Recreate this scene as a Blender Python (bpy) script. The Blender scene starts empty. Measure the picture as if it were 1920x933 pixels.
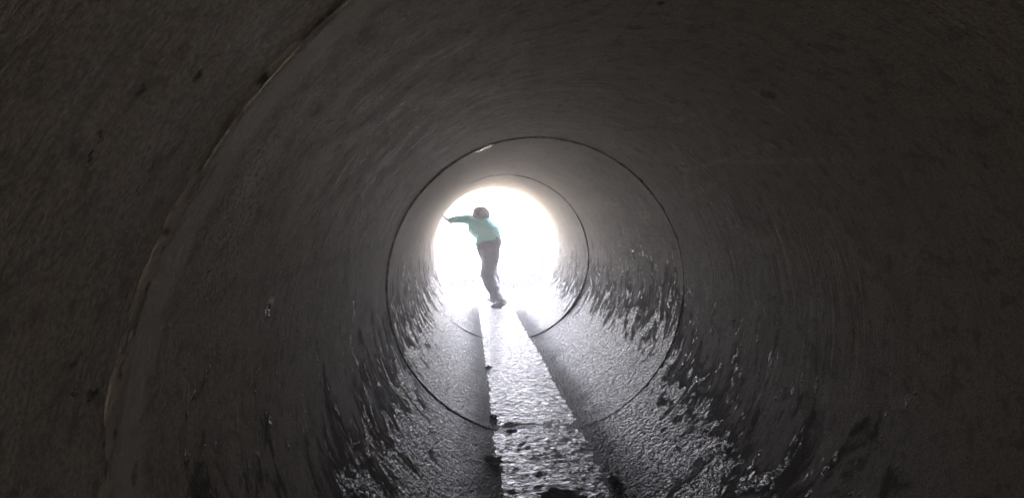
import bpy, bmesh, math, random
from mathutils import Vector, Matrix, noise, Euler
R_ = math.radians
random.seed(7)
scene = bpy.context.scene
C = scene.collection

# ------------------------------------------------------------------ measures
R = 0.76                 # inner radius of the culvert pipe
T = 0.10                 # wall thickness
JOINTS = [-2.05, 0.86, 3.77, 6.80, 9.44]
EXIT = JOINTS[-1]
WZ = 0.030               # water level above the invert
F = 1400.0               # focal length in photo pixels (1920 wide)

# ------------------------------------------------------------------ camera
cam_d = bpy.data.cameras.new("camera")
cam = bpy.data.objects.new("camera", cam_d)
C.objects.link(cam)
cam.location = (-0.462 * R, 0.0, R * 1.444)
cam.rotation_euler = (R_(90 - 2.15), 0, R_(-3.43))
cam_d.sensor_width = 36
cam_d.lens = 36 * F / 1920
cam_d.clip_start = 0.02
cam_d.clip_end = 3000
scene.camera = cam
CAMROT = cam.rotation_euler.to_matrix()
CAMLOC = Vector(cam.location)

# ------------------------------------------------------------------ world, sun, exposure
SUN_EL, SUN_AZ = 66.0, 14.0      # azimuth clockwise from +Y (the way we look)
world = bpy.data.worlds.new("World")
scene.world = world
world.use_nodes = True
wn = world.node_tree
for n in list(wn.nodes): wn.nodes.remove(n)
sky = wn.nodes.new('ShaderNodeTexSky')
sky.sky_type = 'NISHITA'
sky.sun_disc = False
sky.sun_elevation = R_(SUN_EL)
sky.sun_rotation = R_(SUN_AZ)
sky.air_density = 1.0; sky.dust_density = 5.0; sky.ozone_density = 0.3
bg = wn.nodes.new('ShaderNodeBackground')
bg.inputs['Strength'].default_value = 0.15
wo = wn.nodes.new('ShaderNodeOutputWorld')
wn.links.new(sky.outputs[0], bg.inputs['Color'])
wn.links.new(bg.outputs[0], wo.inputs['Surface'])
sd = bpy.data.lights.new("sun", 'SUN')
sd.energy = 4.5
sd.angle = R_(0.5)
sd.color = (1.0, 0.955, 0.89)
sun = bpy.data.objects.new("sun", sd)
C.objects.link(sun)
az = R_(SUN_AZ); el = R_(SUN_EL)
sdir = Vector((math.sin(az) * math.cos(el), math.cos(az) * math.cos(el), math.sin(el)))
sun.rotation_euler = sdir.to_track_quat('Z', 'Y').to_euler()
sun.location = (3, 12, 8)

scene.view_settings.view_transform = 'Standard'
scene.view_settings.look = 'None'
scene.view_settings.gamma = 1
scene.view_settings.use_curve_mapping = False
scene.view_settings.exposure = 4.47
scene.render.engine = 'CYCLES'
cy = scene.cycles
cy.max_bounces = 14; cy.diffuse_bounces = 10; cy.glossy_bounces = 6; cy.volume_bounces = 1
cy.transmission_bounces = 2
cy.use_denoising = True
cy.use_guiding = True
cy.sample_clamp_indirect = 12
cy.caustics_reflective = True

# ------------------------------------------------------------------ pixel helpers (photo pixels -> points of the place)
def ray(px, py):
    return (CAMROT @ Vector(((px - 960) / F, -(py - 466.5) / F, -1))).normalized()
def P(px, py, Y):
    d = ray(px, py)
    return CAMLOC + d * ((Y - CAMLOC.y) / d.y)
def wall_hit(px, py):
    d = ray(px, py); o = CAMLOC - Vector((0, 0, R))
    a = d.x * d.x + d.z * d.z; b = 2 * (o.x * d.x + o.z * d.z); c = o.x * o.x + o.z * o.z - R * R
    t = (-b + math.sqrt(b * b - 4 * a * c)) / (2 * a)
    p = o + d * t
    return math.atan2(p.x, -p.z) * R, p.y        # arc metres from the invert (+ to the right), distance along
def water_hit(px, py, z=WZ):
    d = ray(px, py); t = (z - CAMLOC.z) / d.z
    return CAMLOC + d * t

# ------------------------------------------------------------------ object helpers
def tag(o, label=None, cat=None, group=None, kind=None):
    if label: o['label'] = label
    if cat: o['category'] = cat
    if group: o['group'] = group
    if kind: o['kind'] = kind
    return o
def mesh_obj(name, bm, mat, parent=None, smooth=True):
    me = bpy.data.meshes.new(name)
    bm.to_mesh(me); bm.free()
    if smooth:
        for p in me.polygons: p.use_smooth = True
    o = bpy.data.objects.new(name, me)
    C.objects.link(o)
    if mat: me.materials.append(mat)
    if parent: o.parent = parent
    return o
def empty(name, loc=(0, 0, 0)):
    o = bpy.data.objects.new(name, None)
    o.empty_display_size = 0.1
    C.objects.link(o); o.location = loc
    return o

# ------------------------------------------------------------------ node helper
class NT:
    def __init__(s, name):
        s.m = bpy.data.materials.new(name); s.m.use_nodes = True
        s.t = s.m.node_tree
        for n in list(s.t.nodes): s.t.nodes.remove(n)
        s.out = s.t.nodes.new('ShaderNodeOutputMaterial')
        s.p = s.t.nodes.new('ShaderNodeBsdfPrincipled')
        s.t.links.new(s.p.outputs[0], s.out.inputs['Surface'])
    def put(s, sock, v):
        if hasattr(v, 'is_output') or isinstance(v, bpy.types.NodeSocket): s.t.links.new(v, sock)
        else: sock.default_value = v
    def math(s, op, a, b=0.0, c=0.0, clamp=False):
        n = s.t.nodes.new('ShaderNodeMath'); n.operation = op; n.use_clamp = clamp
        s.put(n.inputs[0], a); s.put(n.inputs[1], b); s.put(n.inputs[2], c)
        return n.outputs[0]
    def ramp(s, v, a, b, lo=0.0, hi=1.0, smooth=True):
        n = s.t.nodes.new('ShaderNodeMapRange'); n.clamp = True
        if smooth: n.interpolation_type = 'SMOOTHSTEP'
        s.put(n.inputs[0], v)
        for k, x in zip((1, 2, 3, 4), (a, b, lo, hi)): s.put(n.inputs[k], x)
        return n.outputs[0]
    def mix(s, f, a, b, blend='MIX'):
        n = s.t.nodes.new('ShaderNodeMix'); n.data_type = 'RGBA'; n.blend_type = blend
        s.put(n.inputs[0], f); s.put(n.inputs[6], a); s.put(n.inputs[7], b)
        return n.outputs[2]
    def fmix(s, f, a, b):
        n = s.t.nodes.new('ShaderNodeMix'); n.data_type = 'FLOAT'
        s.put(n.inputs[0], f); s.put(n.inputs[2], a); s.put(n.inputs[3], b)
        return n.outputs[0]
    def comb(s, x, y, z=0.0):
        n = s.t.nodes.new('ShaderNodeCombineXYZ')
        s.put(n.inputs[0], x); s.put(n.inputs[1], y); s.put(n.inputs[2], z)
        return n.outputs[0]
    def scale(s, v, sc):
        n = s.t.nodes.new('ShaderNodeVectorMath'); n.operation = 'MULTIPLY'
        s.put(n.inputs[0], v); n.inputs[1].default_value = sc
        return n.outputs[0]
    def noise(s, v, scale, detail=3, rough=0.55, dist=0.0):
        n = s.t.nodes.new('ShaderNodeTexNoise')
        s.put(n.inputs['Vector'], v); n.inputs['Scale'].default_value = scale
        n.inputs['Detail'].default_value = detail; n.inputs['Roughness'].default_value = rough
        n.inputs['Distortion'].default_value = dist
        return n.outputs[0]
    def voro(s, v, scale, feature='F1', out='Distance'):
        n = s.t.nodes.new('ShaderNodeTexVoronoi'); n.feature = feature
        s.put(n.inputs['Vector'], v); n.inputs['Scale'].default_value = scale
        return n.outputs[out]
    def attr(s, name, out='Fac'):
        n = s.t.nodes.new('ShaderNodeAttribute'); n.attribute_name = name
        return n.outputs[out]
    def coord(s, which='Object'):
        return s.t.nodes.new('ShaderNodeTexCoord').outputs[which]
    def bump(s, h, strength=1.0, dist=0.01, normal=None):
        n = s.t.nodes.new('ShaderNodeBump')
        s.put(n.inputs['Height'], h); s.put(n.inputs['Strength'], strength); n.inputs['Distance'].default_value = dist
        if normal is not None: s.put(n.inputs['Normal'], normal)
        return n.outputs[0]
    def set(s, **kw):
        for k, v in kw.items():
            s.put(s.p.inputs[k.replace('_', ' ')], v)
    def col(s, r, g, b): return (r, g, b, 1)

# ------------------------------------------------------------------ concrete of the pipe
# every vertex of a pipe section carries (arc metres, metres along) as "pu","pv" and "wetline" (degrees above the usual wet line)
SPOTS = [ # photo px, py, radius along arc, radius along pipe (metres), kind
    (177, 738, 0.0057, 0.0104, 'hole'), (186, 252, 0.0025, 0.0043, 'hole'), (265, 168, 0.0037, 0.0037, 'hole'), (372, 142, 0.0050, 0.0043, 'hole'),
    (420, 690, .014, .007, 'stain'), (253, 890, .016, .010, 'stain'), (1200, 283, .030, .030, 'stain'), (1316, 50, 0.0031, 0.0043, 'hole'),
    (1190, 52, .03, .02, 'stain'), (1535, 131, 0.0025, 0.0037, 'hole'), (1545, 610, .05, .006, 'stain'), (1540, 780, .05, .02, 'stain'), (1240, 6, 0.0074, 0.0149, 'hole'),
    (380, 822, .014, .009, 'stain'), (440, 795, .03, .006, 'stain'), (1560, 790, .03, .02, 'stain'),
    (1440, 178, .02, .035, 'stain'), (503, 577, .020, .030, 'wet'), (1293, 700, .02, .02, 'wet'), (1185, 470, .012, .02, 'wet'), (1204, 474, .015, .02, 'wet'),
    (470, 395, .13, .17, 'pores'), (440, 470, .10, .14, 'pores'),
]
def concrete_material():
    n = NT("pipe_concrete")
    u = n.attr("pu"); v = n.attr("pv"); wl = n.attr("wetline")
    uv = n.comb(u, v)
    uvt = n.comb(n.attr("pt"), v)
    obj = n.coord('Object')
    # spots measured in the photograph
    warp_u = n.math('MULTIPLY', n.math('SUBTRACT', n.noise(uv, 70, 4, .7), .5), .034)
    warp_v = n.math('MULTIPLY', n.math('SUBTRACT', n.noise(n.comb(v, u), 70, 4, .7), .5), .028)
    groups = {}
    for (px, py, ru, rv, kind) in SPOTS:
        su, sv = wall_hit(px, py)
        du = n.math('DIVIDE', n.math('SUBTRACT', n.math('ADD', u, warp_u), su), ru)
        dv = n.math('DIVIDE', n.math('SUBTRACT', n.math('ADD', v, warp_v), sv), rv)
        d = n.math('SQRT', n.math('ADD', n.math('MULTIPLY', du, du), n.math('MULTIPLY', dv, dv)))
        groups[kind] = d if kind not in groups else n.math('MINIMUM', groups[kind], d)
    m_hole = n.ramp(groups['hole'], 1.5, .5)
    m_stain = n.math('MULTIPLY', n.ramp(groups['stain'], 1.2, .6), n.ramp(n.noise(uv, 90, 3), .35, .6, .4, 1))
    m_wetspot = n.ramp(groups['wet'], 1.2, .8)
    m_pores = n.ramp(groups['pores'], 1.15, .55)
    # wetness: ragged runs drawn out down the curve of the wall
    st = n.noise(n.scale(uv, (4.2, 5.6, 1)), 1.0, 6, .66, 1.2)
    st2 = n.noise(n.scale(uv, (26.0, 52.0, 1)), 1.0, 3, .65)
    big = n.noise(n.scale(uv, (1.6, 3.0, 1)), 1.0, 2, .5)
    edge = n.math('ADD', wl, n.math('MULTIPLY', n.math('SUBTRACT', st, .5), -140.0))
    edge = n.math('ADD', edge, n.math('MULTIPLY', n.math('SUBTRACT', st2, .5), -18.0))
    edge = n.math('ADD', edge, n.math('MULTIPLY', n.math('SUBTRACT', big, .5), -30.0))
    wet = n.ramp(edge, 1.3, -1.3)
    damp_e = n.math('ADD', edge, -16.0)
    damp_e = n.math('ADD', damp_e, n.math('MULTIPLY', n.math('SUBTRACT', n.noise(n.scale(uv, (3.0, 5.5, 1)), 1.0, 6, .68, 1.2), .5), -70.0))
    damp = n.ramp(damp_e, 12, -8)
    fl_d = n.voro(n.comb(n.math('ADD', n.math('MULTIPLY', u, 24), n.math('MULTIPLY', st2, 1.5)), n.math('ADD', n.math('MULTIPLY', v, 30), n.math('MULTIPLY', st, 2.0))), 1.0)
    fleck = n.math('MULTIPLY', n.ramp(fl_d, .36, .27), n.ramp(n.noise(n.scale(uv, (7, 9, 1)), 1.0, 2), .50, .56))
    fleck = n.math('MULTIPLY', fleck, n.ramp(edge, 34, 20))
    wet = n.math('MAXIMUM', wet, fleck)
    wet = n.math('MAXIMUM', wet, m_wetspot)
    dampall = n.math('MAXIMUM', wet, damp)
    # silt and slime strip beside the water
    au = n.math('ABSOLUTE', u)
    slime = n.ramp(n.math('ADD', au, n.math('MULTIPLY', n.math('SUBTRACT', n.noise(n.scale(uv, (9, 5, 1)), 1.0, 4, .65), .5), .26)), .46, .27)
    # colour
    c = n.mix(n.noise(obj, 1.3, 4, .6), n.col(.37, .325, .265), n.col(.44, .40, .345))
    c = n.mix(n.ramp(n.noise(obj, 5, 5, .65), .35, .7), c, n.col(.34, .30, .25))
    streak = n.noise(n.scale(uvt, (2.2, 75.0, 1)), 1.0, 4, .6, .15)
    c = n.mix(n.math('MULTIPLY', n.ramp(streak, .53, .68), .40), c, n.col(.36, .345, .32))
    c = n.mix(n.math('MULTIPLY', n.ramp(streak, .45, .32), .40), c, n.col(.14, .13, .12))
    # pale scratches of laitance
    scr = n.noise(n.scale(uvt, (9.0, 190.0, 1)), 1.0, 2, .5, .6)
    scrm = n.math('MULTIPLY', n.ramp(scr, .70, .76), n.ramp(n.noise(uvt, 3.5, 3), .5, .62))
    c = n.mix(n.math('MULTIPLY', scrm, .8), c, n.col(.62, .60, .56))
    fine = n.noise(obj, 160, 3, .7)
    c = n.mix(n.ramp(fine, .35, .7, .0, .75), c, n.col(.15, .135, .12))
    mot = n.noise(obj, 24, 5, .7, .3)
    c = n.mix(n.ramp(mot, .50, .66, .0, .9), c, n.col(.17, .15, .13))
    c = n.mix(n.ramp(n.noise(obj, 3.1, 4, .65), .55, .75, .0, .5), c, n.col(.22, .185, .15))
    # long scuffs and form marks, measured in the photograph
    def seg(a, b, w):
        (u0, v0), (u1, v1) = wall_hit(*a), wall_hit(*b)
        du, dv = u1 - u0, v1 - v0; L2 = du * du + dv * dv
        pu_ = n.math('SUBTRACT', n.math('ADD', u, n.math('MULTIPLY', warp_u, .5)), u0); pv_ = n.math('SUBTRACT', n.math('ADD', v, n.math('MULTIPLY', warp_v, .5)), v0)
        t = n.math('DIVIDE', n.math('ADD', n.math('MULTIPLY', pu_, du), n.math('MULTIPLY', pv_, dv)), L2, clamp=True)
        ex = n.math('SUBTRACT', pu_, n.math('MULTIPLY', t, du)); ey = n.math('SUBTRACT', pv_, n.math('MULTIPLY', t, dv))
        return n.ramp(n.math('SQRT', n.math('ADD', n.math('MULTIPLY', ex, ex), n.math('MULTIPLY', ey, ey))), w * 2.0, 0.0)
    broken = n.ramp(n.noise(uvt, 26, 5, .75), .42, .62)
    lightm = None
    for a, b, w in (((1285, 320), (1450, 272), .010), ((1292, 370), (1360, 330), .012), ((1360, 305), (1575, 300), .008), ((1255, 235), (1320, 205), .010), ((1260, 260), (1290, 368), .016), ((1405, 170), (1470, 215), .009)):
        q = seg(a, b, w); lightm = q if lightm is None else n.math('MAXIMUM', lightm, q)
    c = n.mix(n.math('MULTIPLY', n.math('MULTIPLY', lightm, broken), .5), c, n.col(.60, .57, .52))
    darkm = n.math('MAXIMUM', seg((330, 580), (722, 456), .016), seg((640, 640), (700, 560), .012))
    c = n.mix(n.math('MULTIPLY', n.math('MULTIPLY', darkm, broken), .6), c, n.col(.12, .11, .10))
    # mortar smeared beside the near joint, and grime caught along every joint
    sm_v = n.math('SUBTRACT', n.math('ADD', v, n.math('MULTIPLY', n.math('SUBTRACT', n.noise(n.scale(uvt, (3, 1, 1)), 1.0, 3), .5), .05)), JOINTS[1])
    smear = n.math('MULTIPLY', n.ramp(sm_v, .004, .02), n.ramp(sm_v, .12, .07))
    c = n.mix(n.math('MULTIPLY', smear, .55), c, n.col(.50, .465, .41))
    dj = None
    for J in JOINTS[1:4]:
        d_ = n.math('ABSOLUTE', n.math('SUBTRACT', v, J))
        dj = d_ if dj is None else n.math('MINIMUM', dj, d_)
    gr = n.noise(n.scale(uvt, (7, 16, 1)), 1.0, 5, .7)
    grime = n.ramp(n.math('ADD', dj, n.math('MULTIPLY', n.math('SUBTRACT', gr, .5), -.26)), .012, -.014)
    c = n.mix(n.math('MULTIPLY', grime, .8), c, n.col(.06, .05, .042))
    # bug holes
    vd = n.voro(n.scale(uvt, (1, 1.4, 1)), 21, 'F1')
    keep = n.ramp(n.noise(uvt, 6, 3), .50, .58)
    pits = n.math('MULTIPLY', n.ramp(vd, .085, .045), keep)
    vd2 = n.voro(n.scale(uvt, (1, 2.2, 1)), 85, 'F1')
    pits2 = n.math('MULTIPLY', n.ramp(vd2, .28, .12), n.math('MAXIMUM', n.ramp(n.noise(uvt, 4.5, 3), .60, .70), m_pores))
    hole = n.math('MAXIMUM', n.math('MAXIMUM', m_hole, pits), pits2)
    c = n.mix(n.math('MULTIPLY', hole, .8), c, n.col(.045, .04, .035))
    c = n.mix(n.math('MULTIPLY', m_stain, .7), c, n.col(.06, .055, .05))
    dampc = n.mix(1.0, c, n.col(.26, .257, .255), 'MULTIPLY')
    c = n.mix(n.math('MULTIPLY', dampall, .9), c, dampc)
    c = n.mix(n.math('MULTIPLY', slime, .75), c, n.col(.028, .030, .032))
    # grains
    gran = n.noise(n.scale(uv, (1.15, .5, 1)), 70, 2, .6)
    gran2 = n.noise(n.scale(uv, (1.2, .6, 1)), 32, 3, .6)
    ridge = n.noise(n.scale(uvt, (3.0, 120.0, 1)), 1.0, 3, .6, .1)
    h_dry = n.math('ADD', n.math('MULTIPLY', ridge, .45), n.math('MULTIPLY', fine, 1.1))
    h_dry = n.math('ADD', h_dry, n.math('MULTIPLY', n.noise(uvt, 22, 4, .6), 1.1))
    h_dry = n.math('ADD', h_dry, n.math('MULTIPLY', n.noise(n.scale(uvt, (1.6, 30.0, 1)), 1.0, 2, .5, .6), n.ramp(n.noise(obj, 2.2, 2), .42, .60, .2, 2.1)))
    h_wet = n.math('ADD', n.math('MULTIPLY', n.ramp(gran, .35, .65), 4.2), n.math('MULTIPLY', n.ramp(gran2, .3, .7), 3.6))
    h_wet = n.math('ADD', h_wet, n.math('MULTIPLY', n.noise(n.scale(uv, (10.0, 70.0, 1)), 1.0, 3, .6), 1.6))
    h = n.fmix(wet, h_dry, n.math('MULTIPLY', h_wet, 1.35))
    h = n.math('SUBTRACT', h, n.math('MULTIPLY', hole, 2.6))
    h = n.math('ADD', h, n.math('MULTIPLY', wet, .5))
    rough = n.fmix(wet, n.ramp(n.noise(uvt, 9, 3), .3, .7, .74, .62), n.ramp(gran2, .3, .7, .28, .50))
    rough = n.fmix(n.math('MULTIPLY', damp, n.math('SUBTRACT', 1.0, wet)), rough, .75)
    rough = n.fmix(hole, rough, .9)
    rough = n.fmix(slime, rough, .5)
    n.set(Base_Color=c, Roughness=rough, Normal=n.bump(h, 1.0, .0032))
    n.set(IOR=1.45, Specular_IOR_Level=n.fmix(slime, n.fmix(wet, n.fmix(damp, .31, .06), .62), .05))
    return n.m
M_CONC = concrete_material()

def mortar_material():
    n = NT("joint_mortar")
    o = n.coord('Object')
    c = n.mix(n.noise(o, 14, 5, .7), n.col(.05, .046, .04), n.col(.16, .15, .13))
    n.set(Base_Color=c, Roughness=.85, Normal=n.bump(n.noise(o, 60, 5, .7), 1.0, .01))
    return n.m
M_MORTAR = mortar_material()
def cracked_material():
    n = NT("cracked_mortar")
    o = n.coord('Object')
    c = n.mix(n.ramp(n.noise(o, 11, 5, .7), .36, .46), n.col(.05, .042, .034), n.col(.39, .345, .285))
    n.set(Base_Color=c, Roughness=.85, Normal=n.bump(n.noise(o, 60, 5, .7), 1.0, .01))
    return n.m
M_CRACKED = cracked_material()
def pale_mortar_material():
    n = NT("pale_mortar")
    o = n.coord('Object')
    c = n.mix(n.noise(o, 40, 4, .7), n.col(.62, .56, .44), n.col(.38, .35, .30))
    n.set(Base_Color=c, Roughness=.22, Normal=n.bump(n.noise(o, 120, 4, .7), 1.0, .003))
    return n.m
M_PALE = pale_mortar_material()

def wet_line(th, y):
    """angle from the invert (degrees) up to which the wall is soaked"""
    right = th > 0
    ts = [(-2, 56, 46), (.8, 58, 42), (2.2, 56, 44), (3.0, 54, 50), (3.72, 52, 57), (3.80, 62, 68), (5.0, 62, 66), (6.7, 62, 62), (6.85, 66, 60), (9.5, 66, 60)]
    k = 2 if right else 1
    if y <= ts[0][0]: return ts[0][k]
    for a, b in zip(ts, ts[1:]):
        if y <= b[0]: return a[k] + (b[k] - a[k]) * (y - a[0]) / (b[0] - a[0])
    return ts[-1][k]

def pipe_section(y0, y1, label, seed, nseg=640, gap=.012, gap1=None, chip1=1.0, chip0=1.0, lip=.0, outlet=False, flush=False):
    if gap1 is None: gap1 = gap
    root = empty("pipe_section", (0, y0, 0))
    tag(root, label, "concrete pipe", "concrete pipe sections of the culvert")
    L = y1 - y0
    # axial stations: dense at both ends
    ys = []
    k = 0.0
    for d in (0, .002, .005, .009, .014, .02, .028, .038, .05, .07, .1): ys.append(d)
    m = 44
    for i in range(1, m): ys.append(.1 + (L - .2) * i / m)
    for d in reversed((0, .002, .005, .009, .014, .02, .028, .038, .05, .07, .1)): ys.append(L - d)
    bm = bmesh.new()
    lu = bm.verts.layers.float.new("pu"); lv = bm.verts.layers.float.new("pv"); lw = bm.verts.layers.float.new("wetline"); lt = bm.verts.layers.float.new("pt")
    rings = []
    n_ax = len(ys)
    for j, yy in enumerate(ys):
        ring = []
        for i in range(nseg):
            th = -math.pi + 2 * math.pi * (i + .5) / nseg
            ce, se = math.cos(th), math.sin(th)
            d0, d1 = yy, L - yy
            w = noise.noise(Vector((se * 1.4, ce * 1.4, (y0 + yy) * 1.2 + seed))) * .0025
            w += noise.noise(Vector((se * 6, ce * 6, (y0 + yy) * 7 + seed))) * .0008
            # arris worn and chipped unevenly
            ch0 = .004 + .014 * max(0, noise.noise(Vector((se * 9, ce * 9, seed))) ) ** 1.3 + .030 * max(0, noise.noise(Vector((se * 17, ce * 17, seed + 4))) - .28)
            ch1 = .004 + .014 * max(0, noise.noise(Vector((se * 9, ce * 9, seed + 9))) ) ** 1.3 + .034 * max(0, noise.noise(Vector((se * 17, ce * 17, seed + 14))) - .25)
            ch1 *= chip1; ch0 *= chip0
            rr = R + w
            if d0 < ch0 * 1.2: rr += (ch0 * 1.2 - d0) * .8
            if not outlet or True:
                if d1 < ch1 * 1.2: rr += (ch1 * 1.2 - d1) * .8
            if lip and d0 < .09: rr -= lip * (1 - d0 / .09) ** 1.5 * (.6 + .8 * noise.noise(Vector((se * 3, ce * 3, seed + 2))))
            g0 = gap * .5 + .004 * min(1, gap / .012) * noise.noise(Vector((se * 30, ce * 30, seed + 1)))
            g1 = gap1 * .5 + .004 * min(1, gap1 / .012) * noise.noise(Vector((se * 30, ce * 30, seed + 3)))
            y = y0 + yy
            if j == 0: y += g0
            if j == n_ax - 1 and not outlet: y -= g1
            y = min(max(y, y0 + (g0 if j else g0)), y1 - (0 if outlet else g1))
            if 0 < j < n_ax - 1: y = min(max(y, y0 + g0 + yy * .2), y1 - g1 - d1 * .2)
            vtx = bm.verts.new((rr * se, y - y0, R - rr * ce))
            vtx[lu] = th * R; vtx[lv] = y; vtx[lt] = (th - math.copysign(math.pi, th)) * R
            vtx[lw] = abs(math.degrees(th)) - wet_line(th, y)
            ring.append(vtx)
        rings.append(ring)
    # outside of the pipe
    for yy in (L - (0 if outlet else .006), .006):
        ring = []
        for i in range(nseg):
            th = -math.pi + 2 * math.pi * (i + .5) / nseg
            rr = R + T
            vtx = bm.verts.new((rr * math.sin(th), yy, R - rr * math.cos(th)))
            vtx[lu] = th * rr; vtx[lv] = y0 + yy; vtx[lw] = 40; vtx[lt] = (th - math.copysign(math.pi, th)) * R
            ring.append(vtx)
        rings.append(ring)
    for j in range(len(rings)):
        a, b = rings[j], rings[(j + 1) % len(rings)]
        for i in range(nseg):
            k2 = (i + 1) % nseg
            bm.faces.new((a[i], a[k2], b[k2], b[i]))
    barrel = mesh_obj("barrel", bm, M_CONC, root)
    if not outlet:
        # mortar that fills the joint at the far end of this section
        bm = bmesh.new()
        fl = .0012 if flush else .020
        prof = [(-.004, fl), (.0, fl - .002), (.004, fl), (.010, .05), (-.010, .05)]
        if flush: prof = [(-.018, .003), (-.011, -.0002), (-.004, -.0010), (.004, -.0010), (.011, -.0002), (.018, .003), (.006, .05), (-.006, .05)]
        rg = []
        for i in range(480):
            th = 2 * math.pi * i / 480
            ring = []
            for (dy, dr) in prof:
                q = noise.noise(Vector((math.sin(th) * 8, math.cos(th) * 8, seed + (0 if flush else dr * 20)))) * (.0035 if flush else .009)
                if flush: q += noise.noise(Vector((math.sin(th) * 34, math.cos(th) * 34, seed + dy * 60))) * .0022
                rr = R + dr + (q if dr < .04 else 0)
                ring.append(bm.verts.new((rr * math.sin(th), L + dy * 1.6, R - rr * math.cos(th))))
            rg.append(ring)
        for i in range(480):
            a, b = rg[i], rg[(i + 1) % 480]
            for j in range(len(prof)):
                k2 = (j + 1) % len(prof)
                bm.faces.new((a[j], b[j], b[k2], a[k2]))
        mesh_obj("joint_mortar", bm, M_CRACKED if flush else M_MORTAR, root)
    return root

S0 = pipe_section(JOINTS[0], JOINTS[1], "nearest concrete pipe section, brownish bare wall around the camera up to the first cracked joint", 3.1, flush=True, gap1=.001, chip1=.15)
S1 = pipe_section(JOINTS[1], JOINTS[2], "dark concrete pipe section between the cracked left joint and the large round joint ring", 11.7, lip=.003, gap=.001, chip0=.2, chip1=1.7, gap1=.020)
S2 = pipe_section(JOINTS[2], JOINTS[3], "concrete pipe section between the large joint ring and the small joint ring", 23.9, lip=.007, gap=.016, gap1=.026)
S2.location.x += .004; S2.location.z -= .003
S3 = pipe_section(JOINTS[3], JOINTS[4], "brightly lit concrete pipe section at the outlet, its rim touched by the person's hand", 37.3, outlet=True, lip=.009)
# the culvert runs on behind the camera to an unseen mouth added for light
def pipe_run(y0, y1):
    bm = bmesh.new()
    lu = bm.verts.layers.float.new("pu"); lv = bm.verts.layers.float.new("pv"); lw = bm.verts.layers.float.new("wetline"); lt = bm.verts.layers.float.new("pt")
    rings = []
    for (r, y) in ((R, y1), (R, (y0 + y1) / 2), (R, y0), (R + T, y0), (R + T, y1)):
        ring = []
        for i in range(128):
            th = -math.pi + 2 * math.pi * (i + .5) / 128
            vtx = bm.verts.new((r * math.sin(th), y - y0, R - r * math.cos(th)))
            vtx[lt] = (th - math.copysign(math.pi, th)) * R; vtx[lu] = th * R; vtx[lv] = y; vtx[lw] = abs(math.degrees(th)) - 55
            ring.append(vtx)
        rings.append(ring)
    for j in range(5):
        a, b = rings[j], rings[(j + 1) % 5]
        for i in range(128): bm.faces.new((a[i], b[i], b[(i + 1) % 128], a[(i + 1) % 128]))
    bmesh.ops.recalc_face_normals(bm, faces=bm.faces)
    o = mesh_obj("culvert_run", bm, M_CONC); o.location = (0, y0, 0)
    return tag(o, kind="structure")
BACK = -4.0  # unseen open end, set close so its light fills the near walls
pipe_run(BACK, JOINTS[0] - .002)

# pale lump of mortar left on the big joint ring
def lump(name, at, size, mat, parent, seed, sub=4, squash=(1, 1, 1), rough=.35):
    bm = bmesh.new()
    bmesh.ops.create_icosphere(bm, subdivisions=sub, radius=1)
    for v in bm.verts:
        p = v.co.copy()
        k = 1 + rough * noise.noise(p * 1.6 + Vector((seed, 0, 0))) + rough * .5 * noise.noise(p * 4 + Vector((seed, 3, 0)))
        v.co = Vector((p.x * size * squash[0], p.y * size * squash[1], p.z * size * squash[2])) * k
    o = mesh_obj(name, bm, mat, parent)
    o.location = Vector(at) - (Vector(parent.location) if parent else Vector((0, 0, 0)))
    return o
def wall_point(px, py, lift=0.0):
    u, v = wall_hit(px, py); th = u / R; rr = R - lift
    return Vector((rr * math.sin(th), v, R - rr * math.cos(th))), th
for (px, py, s, sq) in ((911, 266, .030, (1.5, 1.6, .30)), (893, 276, .016, (1.7, 1.2, .3))):
    p, th = wall_point(px, py, .002)
    p.y = JOINTS[2] + .045
    o = lump("mortar_lump", p, s, M_PALE, S2, px, squash=sq)
    o.rotation_euler = (0, -th, 0)
    tag(o, "pale chip of mortar on the joint above the outlet")

# ------------------------------------------------------------------ terrain outside: field over the pipe, bank, sandy wash
def ground_material():
    n = NT("sandy_ground")
    o = n.coord('Object')
    c = n.mix(n.noise(o, .6, 5, .6), n.col(.34, .29, .22), n.col(.44, .39, .31))
    c = n.mix(n.ramp(n.noise(o, 9, 5, .7), .5, .75), c, n.col(.24, .20, .15))
    n.set(Base_Color=c, Roughness=.9, Normal=n.bump(n.noise(o, 18, 6, .7), 1.0, .03))
    return n.m
M_GROUND = ground_material()
def ground_h(x, y):
    if y < BACK + .25: return -.05 + min(.6, max(0, abs(x) - .6) * .2) + .04 * noise.noise(Vector((x * .5, y * .5, 9)))
    if y < EXIT - .25: return 1.80 + .45 * min(1, max(0, y - 1) / 5)  # cover kept low toward the back so more light enters there
    d = y - EXIT
    h = -.035 + .02 * noise.noise(Vector((x * 1.5, y * 1.5, 0))) 
    ch = max(0, abs(x - .05 * math.sin(y)) - .55)
    h += min(.5, ch * .16) * min(1, max(0, d) / 1.5) + .05 * noise.noise(Vector((x * .4, y * .4, 5)))* min(1, max(0,d)/2)
    if y > 30: h += (y - 30) * .01
    return h
bm = bmesh.new()
xs = sorted(set([round(-7 + .25 * i, 3) for i in range(57)] + [-900, -300, -120, -60, -30, -18, -12, -9, 9, 12, 18, 30, 60, 120, 300, 900]))
ysg = [-900, -300, -80, -30, -20, -15, -12, -10, -9, -8, -6.5, BACK - .6, BACK + .20, BACK + .27, -1, 0, 5, 9.0, EXIT - .27, EXIT - .20] + [EXIT - .1 + .25 * i for i in range(80)] + [31, 36, 45, 60, 90, 150, 300, 600, 1200]
grid = [[bm.verts.new((x, y, ground_h(x, y))) for x in xs] for y in ysg]
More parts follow.
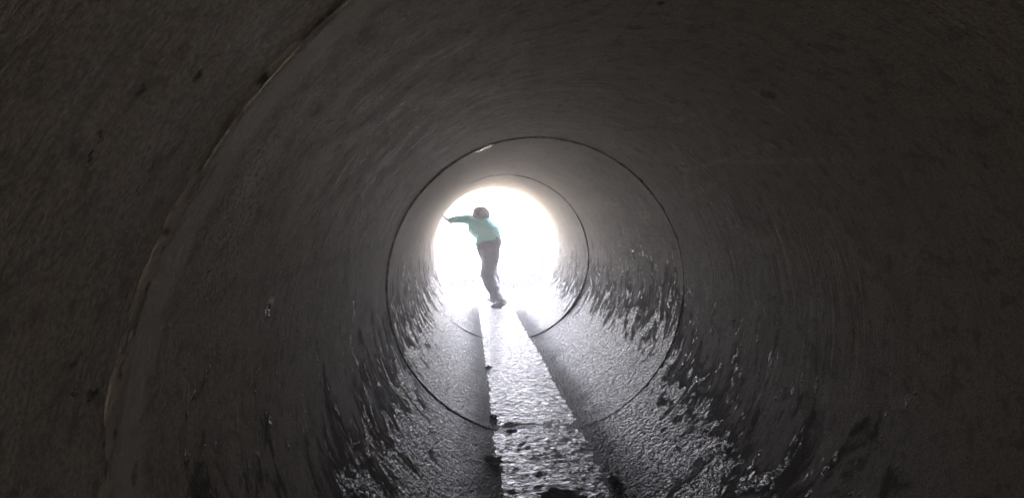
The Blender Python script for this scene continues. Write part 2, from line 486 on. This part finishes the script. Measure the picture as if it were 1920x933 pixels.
for j in range(len(ysg) - 1):
    for i in range(len(xs) - 1):
        if abs(ysg[j] - (EXIT - .27)) < .02 or abs(ysg[j] - (BACK + .20)) < .02: continue   # the vertical face belongs to the retaining wall
        bm.faces.new((grid[j][i], grid[j][i + 1], grid[j + 1][i + 1], grid[j + 1][i]))
tag(mesh_obj("ground", bm, M_GROUND), kind="structure")

# retaining face round the pipe mouth (part of the bank)
def plain_concrete():
    n = NT("plain_concrete")
    o = n.coord('Object')
    c = n.mix(n.noise(o, 3, 5, .6), n.col(.27, .255, .23), n.col(.36, .34, .31))
    n.set(Base_Color=c, Roughness=.85, Normal=n.bump(n.noise(o, 60, 5, .7), .6, .01))
    return n.m
M_PLAIN = plain_concrete()
N = 96
def sq_pt(th, hw, zt, zb):
    # point on the wall's rectangle in direction th from the pipe's centre
    dx, dz = math.sin(th), -math.cos(th)
    t = 1e9
    if abs(dx) > 1e-6: t = min(t, hw / abs(dx))
    if dz > 1e-6: t = min(t, (zt - R) / dz)
    if dz < -1e-6: t = min(t, (zb - R) / dz)
    return dx * t, R + dz * t
for (yA, yB) in ((EXIT - .30, EXIT - .12), (BACK + .12, BACK + .30)):
    bm = bmesh.new()
    loops = []
    for (y, inner) in ((yA, 1), (yB, 1), (yB, 0), (yA, 0)):
        l = []
        for i in range(N):
            th = 2 * math.pi * i / N
            if inner: x, z = (R + T + .002) * math.sin(th), R - (R + T + .002) * math.cos(th)
            else: x, z = sq_pt(th, 40, 2.45 if yB > 0 else 1.9, -.5)
            l.append(bm.verts.new((x, y, z)))
        loops.append(l)
    for j in range(4):
        a, b = loops[j], loops[(j + 1) % 4]
        for i in range(N): bm.faces.new((a[i], b[i], b[(i + 1) % N], a[(i + 1) % N]))
    bmesh.ops.recalc_face_normals(bm, faces=bm.faces)
    tag(mesh_obj("embankment", bm, M_PLAIN, smooth=False), kind="structure")

# ------------------------------------------------------------------ water
def water_material():
    n = NT("stream_water")
    o = n.coord('Object')
    y = n.t.nodes.new('ShaderNodeSeparateXYZ'); n.t.links.new(o, y.inputs[0]); Y = y.outputs[1]
    turb = n.ramp(Y, 4.3, 3.3)
    a = n.noise(n.scale(o, (1, .85, 1)), 24, 4, .62, .5)
    b = n.noise(n.scale(o, (1, .8, 1)), 62, 3, .6, .3)
    h = n.math('ADD', n.math('MULTIPLY', a, n.fmix(turb, 1.25, 1.15)), n.math('MULTIPLY', b, n.fmix(turb, .45, .5)))
    c = n.mix(n.noise(o, 12, 4, .6), n.col(.012, .013, .014), n.col(.05, .047, .042))
    n.set(Base_Color=c, Roughness=.11, IOR=1.333, Normal=n.bump(h, 1.0, .038))
    return n.m
M_WATER = water_material()
bm = bmesh.new()
def half_w(y):
    if y > EXIT + .0: return .30 + .07 * min(1, (y - EXIT) / 1.0) + .05 * math.sin(y * 1.3) + .03 * math.sin(y * 3.1)
    return math.sqrt(R * R - (R - WZ - .012) ** 2) + .012
wy = []
y = BACK - .5
while y < 26:
    wy.append(y); y += .012 if 1.8 < y < 5.2 else (.02 if 0 < y < 9.6 else (.06 if y < 12 else .15))
rows = []
for y in wy:
    row = []
    for i in range(41):
        s = -1 + 2 * i / 40
        hw = half_w(y)
        x = s * hw
        z = WZ
        amp = .0035 if y > 4 else (.0035 + .0018 * min(1, (4.0 - y) / .5))
        z += amp * noise.noise(Vector((x * 9, y * 14, 1.3))) + amp * .5 * noise.noise(Vector((x * 22, y * 40, 7)))
        # water humps where it tumbles over the big joint
        z += .0036 * noise.noise(Vector((x * 30, y * 24, 3)))
        if y < 4: z += .0016 * min(1, 4 - y) * noise.noise(Vector((x * 34 + y * 9, y * 30, 5)))
        z += .012 * math.exp(-((y - 3.55) / .22) ** 2 - ((x + .0) / .2) ** 2) - .010 * math.exp(-((y - 3.86) / .07) ** 2)
        row.append(bm.verts.new((x, y, z)))
    rows.append(row)
for a, b in zip(rows, rows[1:]):
    for i in range(40): bm.faces.new((a[i], a[i + 1], b[i + 1], b[i]))
tag(mesh_obj("water", bm, M_WATER), kind="structure")

# ------------------------------------------------------------------ stones and rubbish at the water's edge
def stone_material():
    n = NT("wet_stone")
    o = n.coord('Object')
    c = n.mix(n.noise(o, 30, 4, .6), n.col(.02, .019, .018), n.col(.07, .064, .055))
    n.set(Base_Color=c, Roughness=.38, Normal=n.bump(n.noise(o, 90, 4, .7), 1.0, .004))
    return n.m
M_STONE = stone_material()
stones = [
    (926, 866, .030, (1.3, 1, .7), "black wet stone at the water's left edge, in front of the big joint ring"),
    (925, 782, .018, (1, 1.2, .8), "small dark stone at the water's left edge, just behind the big joint ring"),
    (958, 806, .012, (2.2, 1, .5), "flat dark stone showing in the water where it crosses the big joint ring"),
    (1052, 930, .045, (1.9, 1.0, .55), "largest dark rock, awash at the bottom edge of the picture right of the rough water"),
    (1150, 905, .026, (.8, 1.2, .8), "dark stone on the wet wall right of the largest rock"),
    (916, 688, .020, (1, 1.2, .6), "tiny dark stone at the water's left edge halfway to the small joint ring"),
    (1091, 842, .014, (1.2, 1, .6), "dark stone at the water's right edge in front of the big joint ring"),
]
for (px, py, s, sq, lab) in stones:
    p = water_hit(px, py, WZ + s * .1)
    if abs(p.x) > .2: p.z = R - math.sqrt(R * R - p.x * p.x) + s * sq[2] * .4
    o = lump("stone", p, s, M_STONE, None, px * .37, squash=sq, rough=.55)
    o.rotation_euler = (0, 0, px)
    tag(o, lab, "stone", "dark stones along the water")

# ------------------------------------------------------------------ bushes beyond the outlet
def leaf_material(name, a, b):
    n = NT(name)
    c = n.mix(n.noise(n.coord('Object'), 7, 3, .6), a, b)
    n.set(Base_Color=c, Roughness=.6)
    return n.m
M_LEAF = leaf_material("shrub_leaves", (.012, .017, .010, 1), (.030, .036, .022, 1))
M_LEAF2 = leaf_material("rusty_leaves", (.020, .016, .012, 1), (.045, .034, .026, 1))
M_TWIG = leaf_material("twig_bark", (.05, .038, .028, 1), (.09, .07, .05, 1))
def tube(bm, pts, radii, seg=8, cap=True, ell=None):
    rings = []
    up = None
    for k, p in enumerate(pts):
        p = Vector(p)
        t = (Vector(pts[min(k + 1, len(pts) - 1)]) - Vector(pts[max(k - 1, 0)])).normalized()
        if ell is not None: a = (Vector(ell) - t * Vector(ell).dot(t)).normalized()
        else:
            a = up - t * up.dot(t) if up is not None else t.orthogonal()
            a.normalize()
        up = a; b = t.cross(a)
        r = radii[k]
        ra, rb = r if isinstance(r, (tuple, list)) else (r, r)
        rings.append([bm.verts.new(p + a * math.cos(2 * math.pi * i / seg) * ra + b * math.sin(2 * math.pi * i / seg) * rb) for i in range(seg)])
    for a_, b_ in zip(rings, rings[1:]):
        for i in range(seg): bm.faces.new((a_[i], a_[(i + 1) % seg], b_[(i + 1) % seg], b_[i]))
    if cap:
        bm.faces.new(list(reversed(rings[0]))); bm.faces.new(rings[-1])
def bush(px, base_py, w, h, nleaf, label, mat, group="shrubs beyond the outlet", Y=None):
    if Y is None:
        Y = 12.6
    base = P(px, base_py, Y); base.z = ground_h(base.x, base.y) - .02
    root = empty("shrub", base)
    tag(root, label, "shrub", group)
    rnd = random.Random(px)
    st = bmesh.new(); lf = bmesh.new()
    for k in range(14):
        a = rnd.uniform(0, 6.28); l = rnd.uniform(.5, 1.0)
        tip = Vector((math.cos(a) * w * .5 * rnd.uniform(.3, 1), math.sin(a) * w * .5 * rnd.uniform(.3, 1), h * l))
        mid = tip * .5 + Vector((rnd.uniform(-.05, .05), rnd.uniform(-.05, .05), .05))
        tube(st, [(0, 0, 0), mid, tip], [.010, .007, .003], 6)
        for q in range(nleaf // 14):
            f = rnd.uniform(.25, 1.05)
            c = (mid * (2 * f) if f < .5 else mid.lerp(tip, (f - .5) * 2)) + Vector([rnd.gauss(0, .055) for _ in range(3)])
            s = rnd.uniform(.016, .042)
            m = Euler((rnd.uniform(0, 6.3), rnd.uniform(0, 6.3), rnd.uniform(0, 6.3))).to_matrix()
            pts = [c + m @ Vector(v) * s for v in ((-1, 0, 0), (0, -.45, .1), (1, 0, 0), (0, .45, .1))]
            lf.faces.new([lf.verts.new(v) for v in pts])
    mesh_obj("stems", st, M_TWIG, root)
    mesh_obj("foliage", lf, mat, root, smooth=False)
    return root
bush(1019, 520, .42, .62, 7920, "tallest dark shrub at the right edge of the bright opening", M_LEAF2)
bush(1003, 522, .40, .34, 7040, "dark low shrub left of the tallest shrub at the right of the opening", M_LEAF)
bush(985, 522, .34, .24, 4400, "sparse low shrub midway between the person and the right edge of the opening", M_LEAF)
bush(958, 522, .42, .20, 4400, "pale low shrub just right of the person's legs", M_LEAF2)
bush(878, 520, .40, .16, 3080, "lowest creeping shrub just left of the person's knees", M_LEAF)
bush(846, 518, .40, .26, 4180, "small shrub at the left edge of the bright opening", M_LEAF)

p0 = P(962, 537, 12.0); p1 = P(1024, 535, 12.1)
for p in (p0, p1): p.z = ground_h(p.x, p.y) + .012
br = empty("fallen_branch", p0)
tag(br, "thin dark branch lying on the pale ground right of the person", "branch")
bm = bmesh.new()
pts = [(p1 - p0) * (k / 6) + Vector((0, .03 * math.sin(k * 1.7), .012 * math.sin(k * 2.1))) for k in range(7)]
tube(bm, pts, [.018, .021, .017, .016, .012, .010, .006], 10)
mesh_obj("stem", bm, M_TWIG, br)
bm = bmesh.new(); tube(bm, [pts[3], pts[3] + Vector((.10, .09, .03)), pts[3] + Vector((.2, .12, .02))], [.010, .007, .004], 8)
mesh_obj("side_twig", bm, M_TWIG, br)

# ------------------------------------------------------------------ person
def cloth(name, a, b, sc, bump=.004):
    n = NT(name)
    o = n.coord('Object')
    c = n.mix(n.noise(o, sc, 4, .6), a, b)
    n.set(Base_Color=c, Roughness=.85, Normal=n.bump(n.noise(n.scale(o, (1, 1, .5)), 14, 3, .5), .8, .02))
    return n.m
M_SHIRT = cloth("teal_jersey", (.07, .34, .36, 1), (.095, .41, .43, 1), 5)
M_TROUS = cloth("dark_trousers", (.038, .041, .078, 1), (.060, .064, .115, 1), 5)
M_SKIN = cloth("skin", (.33, .20, .15, 1), (.38, .24, .18, 1), 9)
M_HAIR = cloth("dark_hair", (.035, .030, .034, 1), (.065, .056, .062, 1), 60)
M_SHOE = cloth("dark_shoe", (.04, .035, .04, 1), (.07, .06, .06, 1), 20)
E = EXIT - .27
def ellipsoid(bm, c, r, rot=None, seg=24):
    m = Matrix.Translation(Vector(c)) @ (rot.to_matrix().to_4x4() if rot else Matrix.Identity(4)) @ Matrix.Diagonal((*r, 1))
    bmesh.ops.create_uvsphere(bm, u_segments=seg, v_segments=seg // 2, radius=1, matrix=m)
def remeshed(name, bm, mat, parent, vox=.007, smooth=6, wrinkle=0.0, wsize=.08):
    bmesh.ops.recalc_face_normals(bm, faces=bm.faces)
    o = mesh_obj(name, bm, mat, parent)
    r = o.modifiers.new("remesh", 'REMESH'); r.mode = 'VOXEL'; r.voxel_size = vox; r.use_smooth_shade = True
    s = o.modifiers.new("smooth", 'SMOOTH'); s.iterations = smooth; s.factor = .5
    if wrinkle:
        tx = bpy.data.textures.new(name + "_folds", 'CLOUDS'); tx.noise_scale = wsize; tx.noise_depth = 2
        d = o.modifiers.new("folds", 'DISPLACE'); d.texture = tx; d.strength = wrinkle; d.mid_level = .5; d.texture_coords = 'LOCAL'
    return o
foot_base = P(927, 578, E + .02)
person = empty("person", (foot_base.x, foot_base.y, .015))
tag(person, "person in teal shirt and dark trousers leaning out of the pipe, hand on its rim", "person")
off = Vector(person.location)
def Q(px, py, dy): return P(px, py, E + dy) - off
hipc = Q(916, 456, .00)
hipL = Q(908, 460, .04); hipR = Q(926, 458, -.02)
kneeN = Q(914, 515, .03); ankN = Q(933, 560, -.04)       # near leg, trailing, heel up
heelN = Q(946, 565, -.06); ballN = Q(930, 573, .06); toeN = Q(925, 575, .10)
kneeF = Q(923, 514, .20); ankF = Q(928, 556, .30)         # far leg, stepping out ahead
ballF = Q(921, 560, .45)
waist = Q(914, 437, .05); chest = Q(896, 420, .12); neck = Q(894, 408, .12); headc = Q(901, 404, .13)
shL = Q(878, 411, .10); elL = Q(857, 411, .04); wrL = Q(842, 414.5, -.02)
shR = Q(908, 419, .18); elR = Q(905, 440, .34); wrR = Q(904, 452, .46)
face_dir = Vector((-.55, .75, -.35)).normalized()
# body: one continuous surface
bm = bmesh.new()
tube(bm, [hipc, waist, chest, neck], [(.11, .08), (.095, .07), (.125, .08), (.05, .05)], 20, ell=(1, 0, .55))
tube(bm, [chest, neck, headc], [.06, .042, .045], 14)
ellipsoid(bm, headc, (.074, .088, .096), Euler((R_(-25), R_(-10), R_(35))))
ellipsoid(bm, headc + face_dir * .045 + Vector((0, 0, -.045)), (.045, .05, .045))
ellipsoid(bm, headc + face_dir * .092 + Vector((0, 0, -.008)), (.012, .018, .02))
for s in (-1, 1):
    side = face_dir.cross(Vector((0, 0, 1))).normalized() * s
    ellipsoid(bm, headc + side * .076, (.012, .02, .028))
for a, b, c in ((shL, elL, wrL), (shR, elR, wrR)):
    tube(bm, [chest.lerp(a, .5), a, a.lerp(b, .5), b, b.lerp(c, .4), c], [.045, .042, .038, .031, .030, .021], 14)
for h, k, a in ((hipL, kneeF, ankF), (hipR, kneeN, ankN)):
    tube(bm, [hipc.lerp(h, .5), h, h.lerp(k, .5), k, k.lerp(a, .35), a], [.075, .078, .066, .047, .048, .030], 16)
def foot(bm, ank, heel, ball, toe, g=0):
    tube(bm, [ank, ank.lerp(heel, .5).lerp(ball, .15), ball.lerp(heel, .4)], [.03 + g, .033 + g, .032 + g], 14)
    tube(bm, [heel, heel.lerp(ball, .5), ball, toe], [(.026 + g, .026 + g), (.033 + g, .028 + g), (.038 + g, .022 + g), (.026 + g, .014 + g)], 14, ell=(1, .3, 0))
heelF = ankF + Vector((0.01, -.03, -.045)); toeF = ballF + Vector((-.02, .05, -.004))
heelF.z = ballF.z + .005
foot(bm, ankN, heelN, ballN, toeN); foot(bm, ankF, heelF, ballF, toeF)
# hand flat on the inside of the rim, fingers pointing up
def hand(bm, wr, palm, up, out, spread=1.0):
    """palm: direction wrist->knuckles, up: across the palm, out: away from the palm's face"""
    L = .072
    kn = wr + palm * L
    tube(bm, [wr - palm * .01, wr + palm * .02, wr + palm * .05, kn], [(.021, .017), (.030, .015), (.034, .014), (.033, .012)], 14, ell=up)
    for k, (o_, l_) in enumerate(((-.026, .052), (-.009, .060), (.008, .057), (.024, .046))):
        b = kn + up * o_ - palm * .008
        d = (palm + up * o_ * 6 * spread).normalized()
        p1 = b + d * l_ * .5 + out * .004; p2 = b + d * l_ * .8 - out * .002; p3 = b + d * l_ - out * .010
        tube(bm, [b, p1, p2, p3], [.0090, .0085, .0078, .0062], 10)
    b = wr + palm * .022 - up * .022
    d = (palm * .6 - up).normalized()
    tube(bm, [b, b + d * .028, b + d * .028 + (palm * .9 - up * .4).normalized() * .028], [.0115, .0100, .0075], 10)
pw, thw = wall_point(831, 410, .018)
palm_dir = Vector((.10, -.10, 1)).normalized()
wallc = Vector((0, 0, 1))
wr_on = wrL
hp = (Vector((-.72, -.05, .25))).normalized()
hand(bm, wr_on + hp * .0, (hp + Vector((-.1, 0, .55))).normalized(), Vector((.25, -1, 0.1)).normalized(), Vector((.85, 0, .3)).normalized())
hr = (wrR - elR).normalized()
hand(bm, wrR, hr, Vector((1, .2, .3)).normalized(), Vector((.2, .4, 1)).normalized(), .4)
body = remeshed("body", bm, M_SKIN, person, vox=.0045, smooth=2)
# trousers
bm = bmesh.new()
wst = hipc.lerp(waist, .55)
tube(bm, [wst, hipc.lerp(waist, .3), hipc, hipc + (hipc - waist) * .4], [(.110, .085), (.140, .110), (.155, .130), (.125, .105)], 24, ell=(1, 0, .4))
ellipsoid(bm, Q(928, 455, -.05), (.085, .085, .095))
ellipsoid(bm, Q(914, 465, -.01), (.135, .12, .13))
for h, k, a, g in ((hipL, kneeF, ankF, 0), (hipR, kneeN, ankN, 1)):
    hh = h.lerp(Q(912, 470, 0), .4) if g else h
    tube(bm, [hh, h.lerp(k, .45), k, k.lerp(a, .4), k.lerp(a, .85), a + (k - a) * -.06], [.118 if g else .105, .104 if g else .090, .094 if g else .078, .088, .070, .070], 20)
remeshed("trousers", bm, M_TROUS, person, vox=.008, smooth=8, wrinkle=.022, wsize=.07)
# shirt with long sleeves
bm = bmesh.new()
hem = hipc.lerp(waist, -.10)
tube(bm, [hem, waist, chest, chest.lerp(neck, .55), neck], [(.172, .135), (.158, .125), (.152, .110), (.120, .09), (.060, .055)], 24, ell=(1, 0, .62))
for a, b, c in ((shL, elL, wrL), (shR, elR, wrR)):
    tube(bm, [chest.lerp(a, .4), a, a.lerp(b, .5), b, b.lerp(c, .5), b.lerp(c, .93)], [.070, .062, .052, .045, .041, .041], 16)
ellipsoid(bm, Q(911, 425, .06), (.09, .085, .12), Euler((0, R_(-35), 0)))
remeshed("shirt", bm, M_SHIRT, person, vox=.007, smooth=6, wrinkle=.018, wsize=.06)
# hair
bm = bmesh.new()
ellipsoid(bm, headc - face_dir * .014 + Vector((0.002, -.006, .012)), (.112, .108, .094), Euler((R_(-25), R_(24), R_(15))))
ellipsoid(bm, headc + Vector((-.072, .01, -.006)), (.056, .050, .030), Euler((0, R_(-34), 0)))
ellipsoid(bm, headc + Vector((.058, -.02, -.045)), (.045, .05, .060))
hair = remeshed("hair", bm, M_HAIR, person, vox=.006, smooth=3, wrinkle=.02, wsize=.02)
# shoes
for an, he, ba, to in ((ankN, heelN, ballN, toeN), (ankF, heelF, ballF, toeF)):
    bm = bmesh.new(); foot(bm, an.lerp(he, .3), he, ba, to, .020)
    remeshed("shoe", bm, M_SHOE, person, vox=.006, smooth=2)

# ------------------------------------------------------------------ haze volume added for the lens glare round the opening
HAZE = 0.038
if HAZE:
    bm = bmesh.new(); bmesh.ops.create_cube(bm, size=1)
    for v in bm.verts: v.co = Vector((v.co.x * 1806, v.co.y * 2120 + 150, v.co.z * 14 + 5.9))
    hz = mesh_obj("haze", bm, None, smooth=False)
    m = bpy.data.materials.new("glare_haze"); m.use_nodes = True
    t = m.node_tree
    for n_ in list(t.nodes): t.nodes.remove(n_)
    o_ = t.nodes.new('ShaderNodeOutputMaterial'); v_ = t.nodes.new('ShaderNodeVolumePrincipled')
    v_.inputs['Color'].default_value = (.88, .91, 1, 1)
    v_.inputs['Density'].default_value = HAZE
    v_.inputs['Anisotropy'].default_value = .72
    t.links.new(v_.outputs[0], o_.inputs['Volume'])
    hz.data.materials.append(m)
    tag(hz, kind="stuff")
